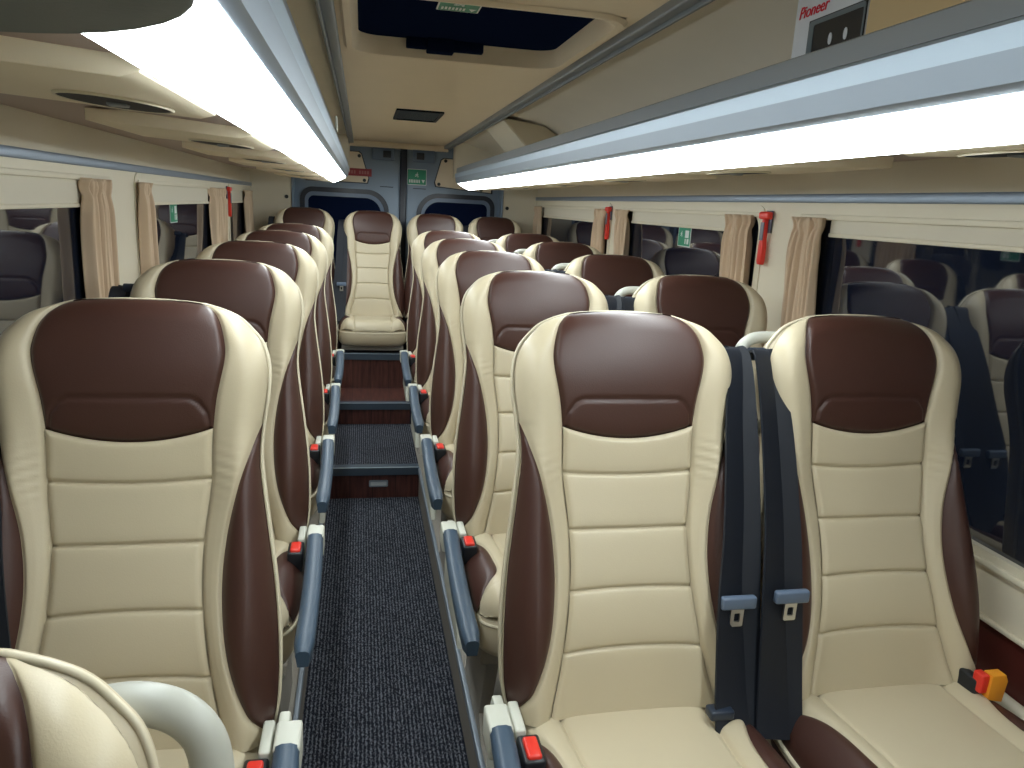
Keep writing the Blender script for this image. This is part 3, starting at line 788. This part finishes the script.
# belt of a seat, local to the seat junction; side = shoulder it hangs from
def belt_meshes(side, near):
    s = side
    if s < -1:
        s = -1
        pts = smooth([P3(-.262, .690, -.08), P3(-.262, .702, -.05), P3(-.262, .66, -.02), P3(-.256, .50, .015), P3(-.236, .33, .06), P3(-.210, .15, .082), P3(-.200, .03, .080), P3(-.200, -.05, .085)])
    elif s > 0:
        pts = smooth([P3(.226, .70, -.07), P3(.228, .712, -.03), P3(.230, .69, .0), P3(.212, .55, .03), P3(.196, .35, .052), P3(.182, .22, .062), P3(.176, .06, .066), P3(.170, -.04, .085)])
    else:
        pts = smooth([P3(-.240, .690, -.08), P3(-.240, .702, -.03), P3(-.244, .68, .0), P3(-.250, .55, .03), P3(-.256, .35, .052), P3(-.264, .22, .06), P3(-.272, .05, .062), P3(-.285, -.05, .08)])
    n = len(pts)
    wd = [lerp(.037, .074, sstep(.15, .9, i/(n-1))) for i in range(n)]
    a = ribbon(pts, wd, [(1, .5*math.sin(3*i/n), 0) for i in range(n)]).mesh('seat_belt', BELT, 60)
    # the second strand folded alongside the first
    off = [Vector((.030*sstep(0, .5, i/(n-1))+.004, .012, 0)) for i in range(n)]
    b = ribbon([p+o for p, o in zip(pts, off)], [q*.95 for q in wd], [(1, -.35+.4*i/n, 0) for i in range(n)]).mesh('second_strand', BELT, 60)
    c = P3(.190, .215, .076) if s > 0 else (P3(-.235, .215, .074) if side == -1 else P3(-.195, .13, .092))
    g = MB(); g.box(c.x-.036, c.x+.036, c.y-.008, c.y+.008, c.z-.013, c.z+.013, .005); tg = g.mesh('belt_tongue', TONGUE)
    g = MB(); o = rrect(-.013, .013, -.050, -.008, .003, 3); i_ = rrect(-.006, .006, -.040, -.022, .002, 3); g.ring([(x+c.x, z+c.z) for x, z in o], [(x+c.x, z+c.z) for x, z in i_], 'Y', c.y-.0025, c.y+.0015); tp = g.mesh('tongue_plate', STEEL)
    g = MB(); q = P3(s*.226, .698, -.045); g.tube([(q.x-.024, q.y, q.z), (q.x+.024, q.y, q.z)], .014, 12); gd = g.mesh('belt_guide', ANCH)
    g = MB(); q = P3(s*.150, .014, .070); g.box(q.x-.024, q.x+.024, q.y-.018, q.y+.012, q.z-.012, q.z+.008, .005); an = g.mesh('belt_anchor', ANCH)
    # handle loop
    hp = smooth([P3(s*.17, .738, -.075), P3(s*.222, .735, -.075), P3(s*.252, .712, -.075), P3(s*.262, .665, -.075), P3(s*.252, .58, -.075), P3(s*.20, .53, -.08)])
    g = MB(); g.tube(hp, .013, 10, sx=1.0); hd = g.mesh('grab_handle', HANDLE, 60)
    return dict(belt=a, strand=b, tongue=tg, plate=tp, guide=gd, anchor=an, handle=hd)
BM_ = {s: belt_meshes(s, True) for s in (-2, -1, 1)}
def seat(x, y, zj, floor, label, aisle=0, belt=0, handle=0, group='rows of bus seats', buckle=0):
    r = thing('bus_seat', label, 'bus seat', (x, y, floor), group)
    L = (0, 0, zj-floor)
    for nm, me in SM.items(): link(nm if isinstance(nm, str) else nm[0], me, r, L)
    ff, ll, g = pedestal(zj-floor, aisle)
    link('seat_frame', ff, r, L); [link('pedestal', q, r, L) for q in ll]
    if aisle:
        link('side_cover', g, r, L); o = link('armrest', AM['pad', aisle], r, L); link('armrest_cap', AM['cap', aisle], o)
    if buckle or aisle:
        k = buckle or aisle
        o = link('buckle', AM['buckle', k], r, L); link('release_button', AM['button', k], o)
    if belt:
        m_ = BM_[belt]; o = link('seat_belt', m_['belt'], r, L)
        link('second_strand', m_['strand'], o); tg = link('belt_tongue', m_['tongue'], o); link('tongue_plate', m_['plate'], o); link('belt_guide', m_['guide'], o)
        if belt == 1: link('belt_anchor', m_['anchor'], o)
    if handle: link('grab_handle', BM_[handle]['handle'], r, L)
    return r
P = .80; Y0 = 1.20
ordr = ['front', 'second', 'third', 'fourth', 'fifth']
for k in range(5):
    z = .560+.009*k
    yk = Y0+P*k
    fl_ = PZ if yk+.05 < S2+.02 else F2
    seat(-.458, yk, z, fl_, 'single cream and brown leather seat left of the aisle, %s row from the camera' % ordr[k], aisle=1, belt=-2)
    seat(.455, yk, z, fl_, 'cream and brown aisle seat right of the aisle, %s row from the camera' % ordr[k], aisle=-1, belt=1)
    seat(.993-.010*k, yk, z+.006, fl_, 'cream and brown window seat by the right wall, %s row from the camera' % ordr[k], belt=-1, handle=-1)
YR = 5.52
for x, lab, bl in ((-.475, 'leftmost seat of the raised rear row', -1), (.012, 'rear row seat facing straight down the aisle', -1), (.475, 'rear row seat just right of the aisle end', 0), (.925, 'rightmost seat of the raised rear row', -1)):
    o = seat(x, YR, .676, F3, 'cream and brown leather ' + lab, belt=bl, group='rear row of bus seats'); o.scale = (.93, 1, 1)
nearh = BM_[1]['handle']
hp = smooth([P3(.14, .715, -.070), P3(.200, .722, -.070), P3(.243, .704, -.072), P3(.262, .66, -.075), P3(.262, .56, -.075), P3(.23, .50, -.08)])
g = MB(); g.tube(hp, .018, 14); BM_[1]['handle'] = g.mesh('grab_handle', HANDLE, 60)
seat(-.452, .335, .400, F0, 'lower cream and brown leather seat cut off at the bottom left corner of the photo', handle=1, group=None)
# orange tagged buckle by the right wall
o = thing('orange_tag_buckle', 'red belt buckle with an orange paper tag beside the nearest window seat', 'buckle', (1.196, 1.150, .560))
obj('buckle_body', MB().box(-.032, -.010, -.02, .030, -.06, .055, .006), BLACKP, o)
obj('release_button', MB().box(-.030, -.010, -.030, -.004, .03, .072, .005), RED, o)
obj('paper_tag', MB().prism([(-.014, .02), (.022, .012), (.027, .06), (.020, .074), (-.012, .074)], 'Y', -.036, -.012, .002), ORANGE, o)

# ------------------------------------------------------------------ things in the right rack
def text(body, size, mtl, parent, loc, rot, name, extrude=.0006, bold=.0):
    cu = bpy.data.curves.new(name, 'FONT'); cu.body = body; cu.size = size; cu.extrude = extrude; cu.offset = bold; cu.shear = .25; cu.align_x = 'LEFT'
    tmp = bpy.data.objects.new(name, cu); COL.objects.link(tmp)
    dg = bpy.context.evaluated_depsgraph_get(); me = bpy.data.meshes.new_from_object(tmp.evaluated_get(dg)); COL.objects.unlink(tmp); bpy.data.objects.remove(tmp)
    me.materials.clear(); me.materials.append(mtl)
    o = bpy.data.objects.new(name, me); COL.objects.link(o); o.parent = parent; o.location = loc; o.rotation_euler = rot; return o
# product box: printed face towards the aisle (-x)
pb = thing('product_box', 'white cardboard product box with black panel and red lettering in the right rack', 'box', (.665, 1.187, 1.69))
obj('carton', MB().box(0, .07, -.10, .10, 0, .215, .002), BOXW, pb)
R_ = (math.pi/2, 0, -math.pi/2)
text('Pioneer', .027, REDP, pb, (-.001, .088, .146), R_, 'brand_lettering')
obj('printed_panel', MB().box(-.0012, 0, -.0995, .052, .0, .137, .0), BOXK, pb)
b = MB(); b.ring(rrect(-.098, .050, .0, .135, .006, 3), rrect(-.094, .036, .006, .128, .004, 3), 'X', -.0020, -.001); obj('printed_frame', b, BOXG, pb)
b = MB()
for y in (-.015, -.055): b.prism([(y+.005*math.cos(a*math.pi/6), .098+.009*math.sin(a*math.pi/6)) for a in range(12)], 'X', -.0022, -.0012)
obj('printed_icon', b, BOXW, pb)
cbx = thing('cardboard_box', 'plain tan cardboard box beside the white product box in the right rack', 'box', (.665, .96, 1.69))
obj('carton', MB().box(0, .10, -.10, .118, 0, .205, .003), CARD, cbx)
obj('flap', MB().box(-.004, 0, -.10, .118, .0, .204, .001), CARD, cbx)
kk = thing('key', 'black-headed key hanging over the right rack rail', 'key', (CXB+.362, .64, 1.742))
b = MB(); b.box(-.010, .004, -.018, .018, .006, .05, .005); b.box(-.008, .002, -.008, .008, -.004, .01, .002); obj('key_head', b, BLACKP, kk)
obj('key_blade', MB().box(-.010, -.006, -.003, .004, -.030, .0, .001), STEEL, kk)
